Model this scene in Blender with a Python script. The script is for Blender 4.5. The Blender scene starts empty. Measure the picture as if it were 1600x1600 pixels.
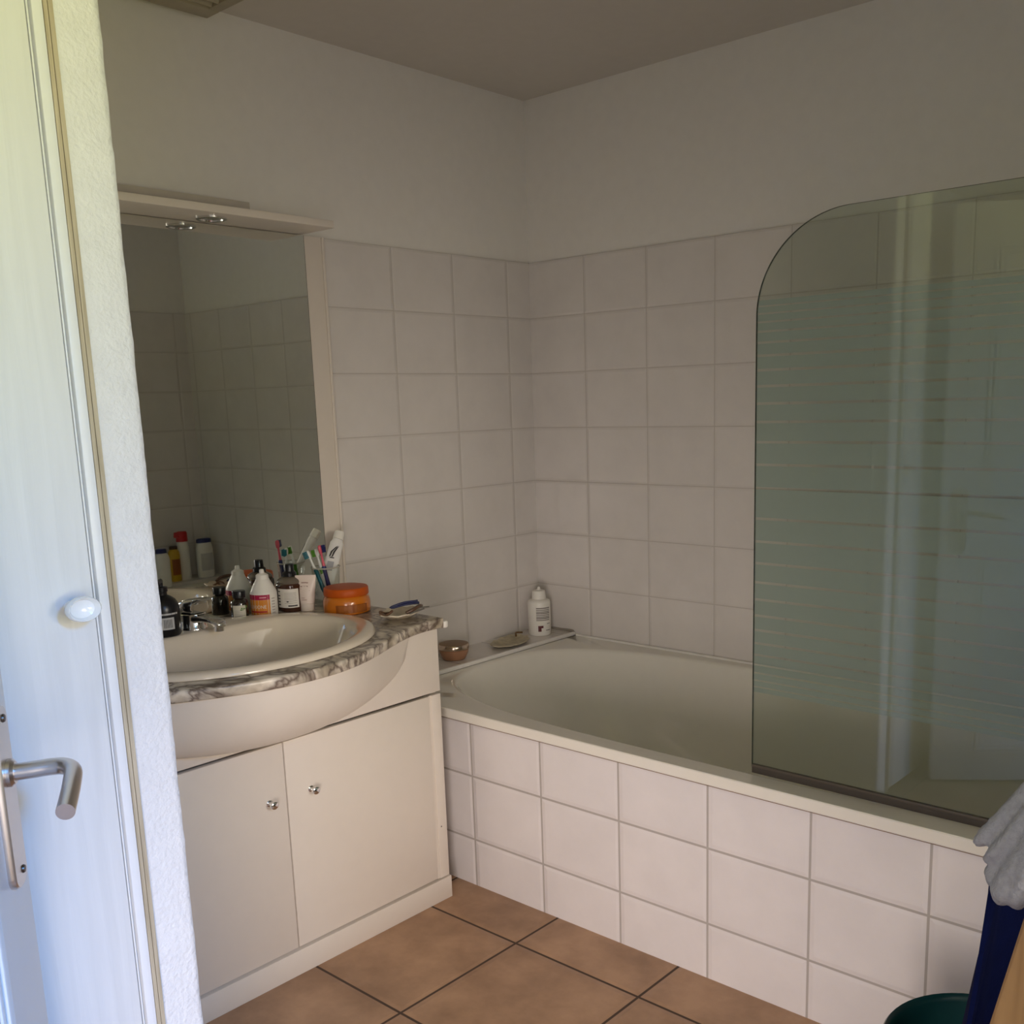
import bpy, bmesh, math, random
from mathutils import Vector, Matrix
random.seed(7)
PI = math.pi
sc = bpy.context.scene
C = sc.collection

# ------------------------------------------------------------------ camera
cam_d = bpy.data.cameras.new('camera')
cam = bpy.data.objects.new('camera', cam_d); C.objects.link(cam)
FPX, U0, V0 = 1594.496, 859.566, 937.929
YAW, PIT, ROL = 0.719915, -0.192432, -0.028591
fw = Vector((-math.sin(YAW)*math.cos(PIT), math.cos(YAW)*math.cos(PIT), math.sin(PIT)))
rt0 = Vector((math.cos(YAW), math.sin(YAW), 0)); up0 = rt0.cross(fw)
rt = rt0*math.cos(ROL) + up0*math.sin(ROL); up = -rt0*math.sin(ROL) + up0*math.cos(ROL)
m = Matrix((rt, up, -fw)).transposed().to_4x4()
m.translation = Vector((2.3695, -2.64257, 1.28725))
cam.matrix_world = m
cam_d.sensor_fit = 'HORIZONTAL'; cam_d.sensor_width = 36.0
cam_d.lens = FPX/1600*36.0
cam_d.shift_x = (800-U0)/1600
cam_d.shift_y = (V0-800)/1600
cam_d.clip_start = 0.01
sc.camera = cam

# ------------------------------------------------------------------ world, daylight
sc.view_settings.view_transform = 'Standard'
sc.view_settings.look = 'None'
sc.view_settings.gamma = 1.0
sc.view_settings.use_curve_mapping = False
sc.view_settings.exposure = 0.0
w = bpy.data.worlds.new('world'); sc.world = w; w.use_nodes = True
bg = w.node_tree.nodes['Background']
bg.inputs[0].default_value = (0.91, 0.87, 0.80, 1); bg.inputs[1].default_value = 2.15

def area(name, loc, target, sx, sy, power, col, spread=180):
    d = bpy.data.lights.new(name, 'AREA'); d.shape = 'RECTANGLE'; d.size = sx; d.size_y = sy
    d.energy = power; d.color = col; d.spread = math.radians(spread)
    o = bpy.data.objects.new(name, d); C.objects.link(o); o.location = loc
    o.rotation_euler = (Vector(target)-Vector(loc)).to_track_quat('-Z', 'Y').to_euler()
    return o
# daylight: a narrow window in the right-hand wall (sky from above, sunlit garden from below) and the open doorway behind the camera; plus an added warm fill
area('window_sky_light', (3.62, -2.22, 2.05), (1.1, -2.15, 0.15), 0.30, 0.5, 13, (0.02, 0.34, 1.0), 75)
area('window_garden_light', (3.62, -2.22, 0.75), (1.1, -2.15, 2.25), 0.30, 0.5, 7.2, (1.0, 1.0, 0.34), 60)
area('warm_fill_light', (3.02, -1.58, 1.12), (0.2, -1.15, 0.55), 0.6, 0.6, 4.1, (1.0, 0.91, 0.77), 72)  # added fill in front of the solid right wall, brightens the vanity side
area('doorway_daylight', (2.06, -2.72, 0.52), (0.80, -0.8, 0.15), 0.46, 0.9, 4.2, (1.0, 0.86, 0.80), 74)

# ------------------------------------------------------------------ materials
MATS = {}
def _nodes(name):
    mt = bpy.data.materials.new(name); mt.use_nodes = True
    nt = mt.node_tree; b = nt.nodes['Principled BSDF']
    return mt, nt, b
def mat(name, col, rough=0.5, metal=0.0, var=0.04, scale=30, bump=0.0, bscale=80, spec=0.5, trans=0.0, coat=0.0, ior=1.45, sss=0.0):
    if name in MATS: return MATS[name]
    mt, nt, b = _nodes(name)
    tc = nt.nodes.new('ShaderNodeTexCoord')
    nz = nt.nodes.new('ShaderNodeTexNoise'); nz.inputs['Scale'].default_value = scale; nz.inputs['Detail'].default_value = 4
    nt.links.new(tc.outputs['Object'], nz.inputs['Vector'])
    rmp = nt.nodes.new('ShaderNodeValToRGB')
    a = [max(0, c*(1-var)) for c in col]; z = [min(1, c*(1+var)) for c in col]
    rmp.color_ramp.elements[0].position = .3; rmp.color_ramp.elements[1].position = .7
    rmp.color_ramp.elements[0].color = (*a, 1); rmp.color_ramp.elements[1].color = (*z, 1)
    nt.links.new(nz.outputs['Fac'], rmp.inputs['Fac'])
    nt.links.new(rmp.outputs['Color'], b.inputs['Base Color'])
    b.inputs['Roughness'].default_value = rough; b.inputs['Metallic'].default_value = metal
    b.inputs['Specular IOR Level'].default_value = spec
    b.inputs['Transmission Weight'].default_value = trans; b.inputs['IOR'].default_value = ior
    b.inputs['Coat Weight'].default_value = coat
    if bump > 0:
        n2 = nt.nodes.new('ShaderNodeTexNoise'); n2.inputs['Scale'].default_value = bscale; n2.inputs['Detail'].default_value = 6
        nt.links.new(tc.outputs['Object'], n2.inputs['Vector'])
        bp = nt.nodes.new('ShaderNodeBump'); bp.inputs['Strength'].default_value = bump; bp.inputs['Distance'].default_value = 0.004
        nt.links.new(n2.outputs['Fac'], bp.inputs['Height']); nt.links.new(bp.outputs['Normal'], b.inputs['Normal'])
    MATS[name] = mt
    return mt

def tile_mat(name, ua, u0, uw, va, v0, vw, col, grout, gw, rough=0.16, mottle=0.03, mscale=9, bumpy=0.12, bscale=14, coldark=None):
    """tiles on a world-space grid: ua/va are the axes 0,1,2"""
    mt, nt, b = _nodes(name)
    N = nt.nodes.new; L = nt.links.new
    geo = N('ShaderNodeNewGeometry'); sep = N('ShaderNodeSeparateXYZ'); L(geo.outputs['Position'], sep.inputs[0])
    def M(op, a, bb=None, cc=None):
        n = N('ShaderNodeMath'); n.operation = op
        for i, x in enumerate((a, bb, cc)):
            if x is None: continue
            if isinstance(x, (int, float)): n.inputs[i].default_value = x
            else: L(x, n.inputs[i])
        return n.outputs[0]
    def dist(axis, o, wd):
        t = M('DIVIDE', M('SUBTRACT', sep.outputs[axis], o), wd)
        f = M('FRACT', t)
        e = M('MINIMUM', f, M('SUBTRACT', 1.0, f))
        return M('MULTIPLY', e, wd), M('FLOOR', t)
    du, fu = dist(ua, u0, uw); dv, fv = dist(va, v0, vw)
    d = M('MINIMUM', du, dv)
    def mapr(lo, hi):
        n = N('ShaderNodeMapRange'); n.interpolation_type = 'SMOOTHSTEP'
        L(d, n.inputs['Value']); n.inputs['From Min'].default_value = lo; n.inputs['From Max'].default_value = hi
        return n.outputs[0]
    mask = mapr(gw*0.42, gw*0.62)
    pil = mapr(gw*0.4, gw*2.6)
    nz = N('ShaderNodeTexNoise'); nz.inputs['Scale'].default_value = mscale; nz.inputs['Detail'].default_value = 5; nz.inputs['Roughness'].default_value = .6
    L(geo.outputs['Position'], nz.inputs['Vector'])
    wn = N('ShaderNodeTexWhiteNoise'); wn.noise_dimensions = '2D'
    cmb = N('ShaderNodeCombineXYZ'); L(fu, cmb.inputs[0]); L(fv, cmb.inputs[1]); L(cmb.outputs[0], wn.inputs['Vector'])
    r = N('ShaderNodeValToRGB'); r.color_ramp.elements[0].position = .35; r.color_ramp.elements[1].position = .68
    cd = coldark or tuple(c*(1-mottle) for c in col)
    r.color_ramp.elements[0].color = (*cd, 1); r.color_ramp.elements[1].color = (*[min(1, c*(1+mottle)) for c in col], 1)
    ad = M('ADD', nz.outputs['Fac'], M('MULTIPLY', M('SUBTRACT', wn.outputs['Value'], .5), .10))
    L(ad, r.inputs['Fac'])
    mx = N('ShaderNodeMix'); mx.data_type = 'RGBA'
    L(mask, mx.inputs['Factor']); mx.inputs['A'].default_value = (*grout, 1); L(r.outputs['Color'], mx.inputs['B'])
    L(mx.outputs['Result'], b.inputs['Base Color'])
    rr = N('ShaderNodeMapRange'); L(mask, rr.inputs['Value']); rr.inputs['To Min'].default_value = .85; rr.inputs['To Max'].default_value = rough
    L(rr.outputs[0], b.inputs['Roughness'])
    n2 = N('ShaderNodeTexNoise'); n2.inputs['Scale'].default_value = bscale; n2.inputs['Detail'].default_value = 3
    L(geo.outputs['Position'], n2.inputs['Vector'])
    h = M('ADD', pil, M('MULTIPLY', n2.outputs['Fac'], bumpy))
    bp = N('ShaderNodeBump'); bp.inputs['Strength'].default_value = .6; bp.inputs['Distance'].default_value = .0025
    L(h, bp.inputs['Height']); L(bp.outputs['Normal'], b.inputs['Normal'])
    MATS[name] = mt
    return mt

def marble_mat():
    mt, nt, b = _nodes('veined marble laminate')
    N = nt.nodes.new; L = nt.links.new
    tc = N('ShaderNodeTexCoord')
    n1 = N('ShaderNodeTexNoise'); n1.inputs['Scale'].default_value = 7; n1.inputs['Detail'].default_value = 6; n1.inputs['Distortion'].default_value = .8
    L(tc.outputs['Object'], n1.inputs['Vector'])
    mxv = N('ShaderNodeMix'); mxv.data_type = 'VECTOR'; mxv.inputs['Factor'].default_value = .22
    L(tc.outputs['Object'], mxv.inputs['A']); L(n1.outputs['Color'], mxv.inputs['B'])
    vo = N('ShaderNodeTexVoronoi'); vo.feature = 'DISTANCE_TO_EDGE'; vo.inputs['Scale'].default_value = 19
    L(mxv.outputs['Result'], vo.inputs['Vector'])
    r = N('ShaderNodeValToRGB'); e = r.color_ramp.elements
    e[0].position = 0.0; e[0].color = (.17, .125, .10, 1); e[1].position = .30; e[1].color = (.80, .71, .59, 1)
    x = e.new(.05); x.color = (.36, .30, .25, 1); x = e.new(.13); x.color = (.62, .55, .46, 1)
    L(vo.outputs['Distance'], r.inputs['Fac'])
    n3 = N('ShaderNodeTexNoise'); n3.inputs['Scale'].default_value = 11; n3.inputs['Detail'].default_value = 5; n3.inputs['Distortion'].default_value = 1.5
    L(tc.outputs['Object'], n3.inputs['Vector'])
    r2 = N('ShaderNodeValToRGB'); r2.color_ramp.elements[0].position = .38; r2.color_ramp.elements[0].color = (.58, .55, .49, 1)
    r2.color_ramp.elements[1].position = .62; r2.color_ramp.elements[1].color = (1, 1, 1, 1)
    L(n3.outputs['Fac'], r2.inputs['Fac'])
    mu = N('ShaderNodeMix'); mu.data_type = 'RGBA'; mu.blend_type = 'MULTIPLY'; mu.inputs['Factor'].default_value = 1
    L(r.outputs['Color'], mu.inputs['A']); L(r2.outputs['Color'], mu.inputs['B'])
    L(mu.outputs['Result'], b.inputs['Base Color']); b.inputs['Roughness'].default_value = .28
    return mt

def wood_mat(name, a, z, scale=6, rough=.45, axis='Z', bump=0.0):
    mt, nt, b = _nodes(name)
    N = nt.nodes.new; L = nt.links.new
    tc = N('ShaderNodeTexCoord'); mp = N('ShaderNodeMapping')
    s = {'X': (.08, 1, 1), 'Y': (1, .08, 1), 'Z': (1, 1, .06)}[axis]
    mp.inputs['Scale'].default_value = s
    L(tc.outputs['Object'], mp.inputs[0])
    nz = N('ShaderNodeTexNoise'); nz.inputs['Scale'].default_value = scale*12; nz.inputs['Detail'].default_value = 6; nz.inputs['Distortion'].default_value = .6
    L(mp.outputs[0], nz.inputs['Vector'])
    r = N('ShaderNodeValToRGB'); r.color_ramp.elements[0].position = .35; r.color_ramp.elements[1].position = .68
    r.color_ramp.elements[0].color = (*a, 1); r.color_ramp.elements[1].color = (*z, 1)
    L(nz.outputs['Fac'], r.inputs['Fac']); L(r.outputs['Color'], b.inputs['Base Color'])
    b.inputs['Roughness'].default_value = rough
    if bump:
        bp = N('ShaderNodeBump'); bp.inputs['Strength'].default_value = bump; bp.inputs['Distance'].default_value = .002
        L(nz.outputs['Fac'], bp.inputs['Height']); L(bp.outputs['Normal'], b.inputs['Normal'])
    return mt

def pane_mat(name, tint, frost):
    """clear or sand-blasted safety glass: see-through body plus fresnel reflection"""
    mt = bpy.data.materials.new(name); mt.use_nodes = True
    nt = mt.node_tree; nt.nodes.remove(nt.nodes['Principled BSDF'])
    N = nt.nodes.new; L = nt.links.new
    out = nt.nodes['Material Output']
    tr = N('ShaderNodeBsdfTransparent'); tr.inputs[0].default_value = (*tint, 1)
    gl = N('ShaderNodeBsdfGlossy'); gl.inputs['Roughness'].default_value = 0.0
    df = N('ShaderNodeBsdfDiffuse'); df.inputs[0].default_value = (.30, .40, .36, 1)
    tl = N('ShaderNodeBsdfTranslucent'); tl.inputs[0].default_value = (.54, .66, .59, 1)
    fr = N('ShaderNodeFresnel'); gm = N('ShaderNodeNewGeometry'); iorm = N('ShaderNodeMapRange')
    iorm.inputs['To Min'].default_value = 1.68; iorm.inputs['To Max'].default_value = 1/1.68
    L(gm.outputs['Backfacing'], iorm.inputs['Value']); L(iorm.outputs[0], fr.inputs[0])
    nz = N('ShaderNodeTexNoise'); nz.inputs['Scale'].default_value = 60
    tc = N('ShaderNodeTexCoord'); L(tc.outputs['Object'], nz.inputs['Vector'])
    mul = N('ShaderNodeMath'); mul.operation = 'MULTIPLY_ADD'; L(nz.outputs['Fac'], mul.inputs[0]); mul.inputs[1].default_value = .03*(frost > 0); mul.inputs[2].default_value = frost
    ms = N('ShaderNodeMixShader'); ms.inputs[0].default_value = .65; L(df.outputs[0], ms.inputs[1]); L(tl.outputs[0], ms.inputs[2])
    m1 = N('ShaderNodeMixShader'); L(mul.outputs[0], m1.inputs[0]); L(tr.outputs[0], m1.inputs[1]); L(ms.outputs[0], m1.inputs[2])
    m2 = N('ShaderNodeMixShader'); L(fr.outputs[0], m2.inputs[0]); L(m1.outputs[0], m2.inputs[1]); L(gl.outputs[0], m2.inputs[2])
    L(m2.outputs[0], out.inputs['Surface'])
    return mt

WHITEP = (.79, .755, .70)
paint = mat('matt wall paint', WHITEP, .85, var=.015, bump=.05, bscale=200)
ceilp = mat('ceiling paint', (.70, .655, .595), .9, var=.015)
roughp = mat('rough plaster paint', (.82, .82, .83), .75, var=.03, bump=.6, bscale=140)
TW, TH, ZT = .2443, .18, 1.7405
TCOL, GROUT = (.715, .67, .63), (.545, .50, .455)
tile_left = tile_mat('white wall tile on left wall', 1, -.1096, TW, 2, ZT, TH, TCOL, GROUT, .0034)
tile_back = tile_mat('white wall tile on back wall', 0, .2326, TW, 2, ZT, TH, TCOL, GROUT, .0034, bscale=10, bumpy=.25)
tile_panel = tile_mat('white tile on bath panel', 0, .5024, TW, 2, .3131, TH, (.78, .735, .725), (.45, .41, .38), .0052, rough=.28)
tile_end = tile_mat('white tile on bath end wall', 1, -.06, TW, 2, ZT, TH, TCOL, GROUT, .0034)
tile_ledge = tile_mat('white tile on ledge', 1, -.29, TW, 0, 0.19, .40, TCOL, GROUT, .0034)
tile_floor = tile_mat('terracotta floor tile', 0, .7919, .3663, 1, -1.006, .3663, (.44, .265, .155), (.075, .045, .03), .0062,
                      rough=.38, mottle=.13, mscale=7, bumpy=.25, bscale=40, coldark=(.315, .18, .10))
whitelam = mat('white laminate', (.77, .695, .61), .38, var=.01)
enamel = mat('white bath enamel', (.82, .785, .70), .07, var=.01, coat=.3)
ceram = mat('cream ceramic', (.80, .70, .565), .12, var=.01, coat=.3)
chrome = mat('chrome', (.80, .80, .80), .10, 1.0, var=.01)
steel = mat('satin steel', (.66, .62, .60), .30, 1.0, var=.02)
dark = mat('dark seal', (.05, .04, .03), .6)
sealgrey = mat('grey rubber seal', (.075, .06, .045), .5)
silic = mat('white silicone', (.80, .77, .72), .4)
doorw = wood_mat('white grained door', (.79, .80, .80), (.85, .86, .86), 5, .42, 'Z', .35)
doors = mat('smooth white door edge', (.84, .85, .86), .35, var=.01)
rawwood = wood_mat('raw pale wood', (.42, .35, .24), (.60, .52, .38), 9, .6, 'Z', .2)
oak = wood_mat('varnished oak', (.20, .105, .036), (.36, .21, .085), 3.2, .4, 'Z', .1)
mirm = mat('mirror silver', (.86, .88, .85), .015, 1.0, var=.0)
black = mat('black plastic', (.008, .008, .010), .28)
whitepl = mat('white plastic', (.82, .79, .72), .35, var=.02)
porc = mat('white porcelain', (.86, .88, .90), .12, var=.01, coat=.4)
beigepl = mat('aged beige plastic', (.40, .35, .25), .5)
marble = marble_mat()

# ------------------------------------------------------------------ mesh helpers
def finish(name, bm, material, parent=None, smooth=True, angle=40):
    me = bpy.data.meshes.new(name)
    bmesh.ops.recalc_face_normals(bm, faces=bm.faces)
    bm.to_mesh(me); bm.free()
    mats = material if isinstance(material, (list, tuple)) else [material]
    for x in mats: me.materials.append(x)
    if smooth:
        for p in me.polygons: p.use_smooth = True
        me.set_sharp_from_angle(angle=math.radians(angle))
    o = bpy.data.objects.new(name, me); C.objects.link(o)
    if parent is not None:
        o.parent = parent
        o.matrix_parent_inverse = parent.matrix_basis.inverted()
    return o
def tag(o, label=None, cat=None, group=None, kind=None):
    if label: o['label'] = label
    if cat: o['category'] = cat
    if group: o['group'] = group
    if kind: o['kind'] = kind
    return o
def thing(name, label, cat, loc=(0, 0, 0), group=None, rz=0.0):
    o = bpy.data.objects.new(name, None); o.empty_display_size = .05; C.objects.link(o)
    o.location = loc; o.rotation_euler = (0, 0, rz)
    return tag(o, label, cat, group)
def box(bm, a, b, bev=0.0, seg=2, mi=0):
    x0, y0, z0 = [min(p, q) for p, q in zip(a, b)]; x1, y1, z1 = [max(p, q) for p, q in zip(a, b)]
    vs = [bm.verts.new(p) for p in ((x0, y0, z0), (x1, y0, z0), (x1, y1, z0), (x0, y1, z0), (x0, y0, z1), (x1, y0, z1), (x1, y1, z1), (x0, y1, z1))]
    fs = [bm.faces.new([vs[i] for i in q]) for q in ((0, 3, 2, 1), (4, 5, 6, 7), (0, 1, 5, 4), (1, 2, 6, 5), (2, 3, 7, 6), (3, 0, 4, 7))]
    for f in fs: f.material_index = mi
    if bev > 0:
        es = list({e for f in fs for e in f.edges})
        bmesh.ops.bevel(bm, geom=es, offset=bev, segments=seg, affect='EDGES', profile=.5)
    return vs
def boxo(name, a, b, material, parent=None, bev=0.0, seg=2):
    bm = bmesh.new(); box(bm, a, b, bev, seg); return finish(name, bm, material, parent)
def loft(bm, loops, close=True, cap0=False, cap1=False, mi=0):
    rows = [[bm.verts.new(p) for p in lp] for lp in loops]
    n = len(rows[0])
    for a, b in zip(rows, rows[1:]):
        for i in range(n if close else n-1):
            j = (i+1) % n
            f = bm.faces.new((a[i], a[j], b[j], b[i])); f.material_index = mi
    if cap0: bm.faces.new(rows[0][::-1]).material_index = mi
    if cap1: bm.faces.new(rows[-1]).material_index = mi
    return rows
def lathe(bm, prof, c=(0, 0, 0), sx=1.0, sy=1.0, n=40, axis='Z', cap=True, mi=0, power=2.0):
    """prof: list of (radius, height) along the axis"""
    loops = []
    for r, h in prof:
        lp = []
        for k in range(n):
            t = 2*PI*k/n; ct, st = math.cos(t), math.sin(t)
            if power != 2.0:
                ct = math.copysign(abs(ct)**(2/power), ct); st = math.copysign(abs(st)**(2/power), st)
            x, y = r*sx*ct, r*sy*st
            p = {'Z': (x, y, h), 'X': (h, x, y), 'Y': (x, h, y)}[axis]
            lp.append((c[0]+p[0], c[1]+p[1], c[2]+p[2]))
        loops.append(lp)
    loft(bm, loops, True, cap, cap, mi)
def tube(bm, pts, rad, n=14, cap=True, flat=1.0):
    pts = [Vector(p) for p in pts]
    rads = rad if isinstance(rad, (list, tuple)) else [rad]*len(pts)
    loops = []; nrm = None
    for i, p in enumerate(pts):
        t = (pts[min(i+1, len(pts)-1)]-pts[max(i-1, 0)]).normalized()
        if nrm is None:
            a = Vector((0, 0, 1)) if abs(t.z) < .9 else Vector((1, 0, 0))
            nrm = t.cross(a).normalized()
        nrm = (nrm - t*nrm.dot(t)).normalized(); bn = t.cross(nrm)
        loops.append([p + (nrm*math.cos(2*PI*k/n) + bn*flat*math.sin(2*PI*k/n))*rads[i] for k in range(n)])
    loft(bm, loops, True, cap, cap)
def smooth_path(pts, n=8):
    P = [Vector(p) for p in pts]; out = []
    Q = [P[0]*2-P[1]] + P + [P[-1]*2-P[-2]]
    for i in range(1, len(Q)-2):
        a, b, c, d = Q[i-1:i+3]
        for k in range(n):
            t = k/n
            out.append(.5*((2*b)+(c-a)*t+(2*a-5*b+4*c-d)*t*t+(3*b-a-3*c+d)*t**3))
    out.append(P[-1]); return out
def wrap_patch(bm, c, r, a0, a1, z0, z1, sx=1.0, sy=1.0, n=16, mi=0, r1=None):
    """curved label on an upright bottle; angles in radians"""
    r1 = r if r1 is None else r1
    lo = [(c[0]+r*sx*math.cos(a0+(a1-a0)*k/n), c[1]+r*sy*math.sin(a0+(a1-a0)*k/n), z0) for k in range(n+1)]
    hi = [(c[0]+r1*sx*math.cos(a0+(a1-a0)*k/n), c[1]+r1*sy*math.sin(a0+(a1-a0)*k/n), z1) for k in range(n+1)]
    loft(bm, [lo, hi], False, mi=mi)
def text_bm(body, size):
    cu = bpy.data.curves.new('t', 'FONT'); cu.body = body; cu.size = size; cu.align_x = 'CENTER'; cu.align_y = 'CENTER'
    to = bpy.data.objects.new('t', cu); C.objects.link(to)
    dg = bpy.context.evaluated_depsgraph_get(); me = bpy.data.meshes.new_from_object(to.evaluated_get(dg))
    bm = bmesh.new(); bm.from_mesh(me)
    bpy.data.objects.remove(to); bpy.data.curves.remove(cu); bpy.data.meshes.remove(me)
    return bm
def wrap_text(body, size, c, r, ang, z, sx=1.0, sy=1.0, wide=1.0):
    bm = text_bm(body, size)
    bmesh.ops.subdivide_edges(bm, edges=bm.edges, cuts=1)
    for v in bm.verts:
        a = ang + v.co.x*wide/r
        v.co = Vector((c[0]+r*sx*math.cos(a), c[1]+r*sy*math.sin(a), z+v.co.y))
    return bm
FACE = math.atan2(-.738, .647)      # the side of a bottle that looks towards the doorway

# ------------------------------------------------------------------ room shell
H = 2.245
XE, XR = 2.23, 3.05          # end of the bath niche, far right wall
YD = -2.67                   # doorway wall
def struct(o): o['kind'] = 'structure'; return o
struct(boxo('floor', (-.1, .1, -.05), (XR+.1, -5.2, 0), tile_floor))
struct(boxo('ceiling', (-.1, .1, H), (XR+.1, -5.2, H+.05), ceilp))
wl = struct(boxo('wall_left', (-.1, .1, 0), (-.006, YD-.07, H), paint))
boxo('tile_cladding', (-.0059, 0, 0), (0, -1.977, ZT), tile_left, wl)
wb = struct(boxo('wall_back', (-.1, .1, 0), (XR+.1, .006, H), paint))
boxo('tile_cladding', (0, .0059, 0), (XE, 0, ZT), tile_back, wb)
we = struct(boxo('wall_bath_end', (XE+.006, .006, 0), (XE+.09, -.93, H), paint))
boxo('tile_cladding', (XE, 0, 0), (XE+.0059, -.93, ZT), tile_end, we)
wr = bmesh.new()
WY0, WY1, WZ0, WZ1 = -2.60, -2.12, .72, 2.0
box(wr, (XR, .1, 0), (XR+.1, WY1, H)); box(wr, (XR, WY0, 0), (XR+.1, YD-.07, H))
box(wr, (XR, WY1, 0), (XR+.1, WY0, WZ0)); box(wr, (XR, WY1, WZ1), (XR+.1, WY0, H))
struct(finish('wall_right', wr, paint))
w1 = bmesh.new()
for a, b in (((XR+.03, WY1, WZ0), (XR+.07, WY1-.03, WZ1)), ((XR+.03, WY0, WZ0), (XR+.07, WY0+.03, WZ1)), ((XR+.03, WY1-.03, WZ0), (XR+.07, WY0+.03, WZ0+.03)), ((XR+.03, WY1-.03, WZ1-.03), (XR+.07, WY0+.03, WZ1))): box(w1, a, b)
struct(finish('window_1', w1, doors))
# partition whose end is the bright rough-plastered strip
bm = bmesh.new()
ys = [-1.9775, -1.985, -2.0, -2.02, -2.045]
nz_ = 160
loop = []
for k in range(nz_+1):
    z = H*k/nz_
    wv = .0003*math.sin(z*37)+.0003*math.sin(z*91+1)+.0006*random.uniform(-1, 1)
    loop.append([(-.006, -1.977, z), (1.092, -1.9775+wv*.5, z), (1.0985+wv*.4, -1.981+wv, z), (1.1005, -1.9885+wv*.4, z), (1.1005, -2.045, z), (-.006, -2.045, z)])
loft(bm, loop, True, True, True)
struct(finish('wall_partition', bm, roughp, smooth=True, angle=60))
# doorway wall, opening 1.80..2.46
wd = bmesh.new()
box(wd, (-.1, YD, 0), (1.80, YD-.07, H)); box(wd, (2.46, YD, 0), (XR+.1, YD-.07, H)); box(wd, (1.80, YD, 1.86), (2.46, YD-.07, H))
struct(finish('wall_front', wd, paint))
# hall beyond the doorway: one end is open to daylight
struct(boxo('wall_hall', (-.1, -5.1, 0), (XR+.1, -5.2, H), paint))

# closet front beside the partition
XC = 1.1005
t1 = struct(boxo('trim_1', (1.06, -2.0395, 0), (1.106, -2.0452, 1.9), rawwood))
boxo('edge_strip', (1.06, -2.0465, 0), (1.107, -2.0515, 1.9), rawwood, t1)
boxo('joint', (1.06, -2.0452, 0), (1.1035, -2.0465, 1.9), mat('brown joint', (.20, .12, .06), .7), t1)
dr = thing('door_1', None, None, (1.1, -2.33, 0)); dr['kind'] = 'structure'
bm = bmesh.new()
box(bm, (1.075, -2.052, .012), (1.108, -2.0655, 1.9), .002)
bm2 = bm
finish('door_stile', bm2, doors, dr)
bm = bmesh.new()
box(bm, (1.075, -2.0655, .012), (1.099, -2.0715, 1.9)); box(bm, (1.099, -2.0675, .012), (1.104, -2.0697, 1.9), .0008)
finish('moulding', bm, doors, dr)
bm = bmesh.new()
box(bm, (1.075, -2.0722, .012), (1.108, -2.655, 1.9), .002)
finish('door_panel', bm, doorw, dr)
kb = bmesh.new()
lathe(kb, [(.0, 1.108), (.011, 1.1081), (.0095, 1.113), (.009, 1.122), (.013, 1.127), (.0195, 1.131), (.0215, 1.136), (.0210, 1.1415), (.0195, 1.1435), (.0175, 1.1415), (.0150, 1.1360), (.008, 1.1335), (.0, 1.133)],
      (0, -2.1, 1.055), 1.0, .74, 40, 'X', False)
finish('knob', kb, porc, dr)

# ------------------------------------------------------------------ open bathroom door with lever handle (far left edge of the photo)
E2 = Vector((1.184, -2.218, 0)); D2 = Vector((.8098, -.5867, 0)); N2 = Vector((.5867, .8098, 0))
ang = math.atan2(D2.y, D2.x)
dl = thing('open_door', 'white bathroom door leaf standing open, seen almost edge-on', 'door', tuple(E2), None, ang)
# local frame: +x towards the hinge, +y = visible face normal, z up
def inleaf(name, bm, material, parent):
    me_o = finish(name, bm, material); me_o.parent = parent; return me_o
LW = .70
bm = bmesh.new()
box(bm, (0, -.036, .008), (LW, 0, 1.84), .0025)
inleaf('door_leaf', bm, doors, dl)
for (z0, z1) in ((.10, .80), (.92, 1.72)):
    bm = bmesh.new()
    for i, (o, h) in enumerate(((0, .004), (.014, .0065), (.028, .004))):
        a, b = .12+o, LW-.10-o; c, d = z0+o, z1-o
        wdt = .010
        box(bm, (a, 0, c), (a+wdt, h, d), .002); box(bm, (b-wdt, 0, c), (b, h, d), .002)
        box(bm, (a+wdt, 0, c), (b-wdt, h, c+wdt), .002); box(bm, (a+wdt, 0, d-wdt), (b-wdt, h, d), .002)
    inleaf('panel_moulding', bm, doors, dl)
hd = bpy.data.objects.new('door_handle', None); C.objects.link(hd); hd.parent = dl
hd['label'] = 'satin steel lever handle on a long backplate'
bm = bmesh.new()
def rrect(x0, x1, z0, z1, r, y):
    pts = []
    for cx_, cz_, a_ in ((x1-r, z1-r, 0), (x0+r, z1-r, PI/2), (x0+r, z0+r, PI), (x1-r, z0+r, 1.5*PI)):
        for k in range(9): pts.append((cx_+r*math.cos(a_+PI/2*k/8), y, cz_+r*math.sin(a_+PI/2*k/8)))
    return pts
loft(bm, [rrect(.030, .074, .778, .984, .017, 0), rrect(.030, .074, .778, .984, .017, .0065), rrect(.0315, .0725, .7795, .9825, .016, .0085)], True, True, True)
inleaf('backplate', bm, steel, hd)
for z in (.795, .969):
    bm = bmesh.new(); lathe(bm, [(.0, .0085), (.0048, .0086), (.004, .0105), (.0, .011)], (.046, 0, z), 1, 1, 16, 'Y', False)
    inleaf('screw', bm, mat('dark screw', (.12, .10, .09), .35, 1.0), hd)
bm = bmesh.new()
zl = .909
tube(bm, smooth_path([(.052, .008, zl), (.052, .03, zl+.001), (.0525, .052, zl+.0025), (.057, .0665, zl+.003), (.072, .0775, zl+.002), (.10, .082, zl-.002), (.130, .0845, zl-.008), (.155, .086, zl-.013)], 8), .0094, 20)
inleaf('lever', bm, steel, hd)
bm = bmesh.new(); lathe(bm, [(.0, .0085), (.0155, .0086), (.0155, .013), (.012, .016), (.0, .016)], (.052, 0, zl), 1, 1, 24, 'Y', False)
inleaf('collar', bm, steel, hd)

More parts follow.
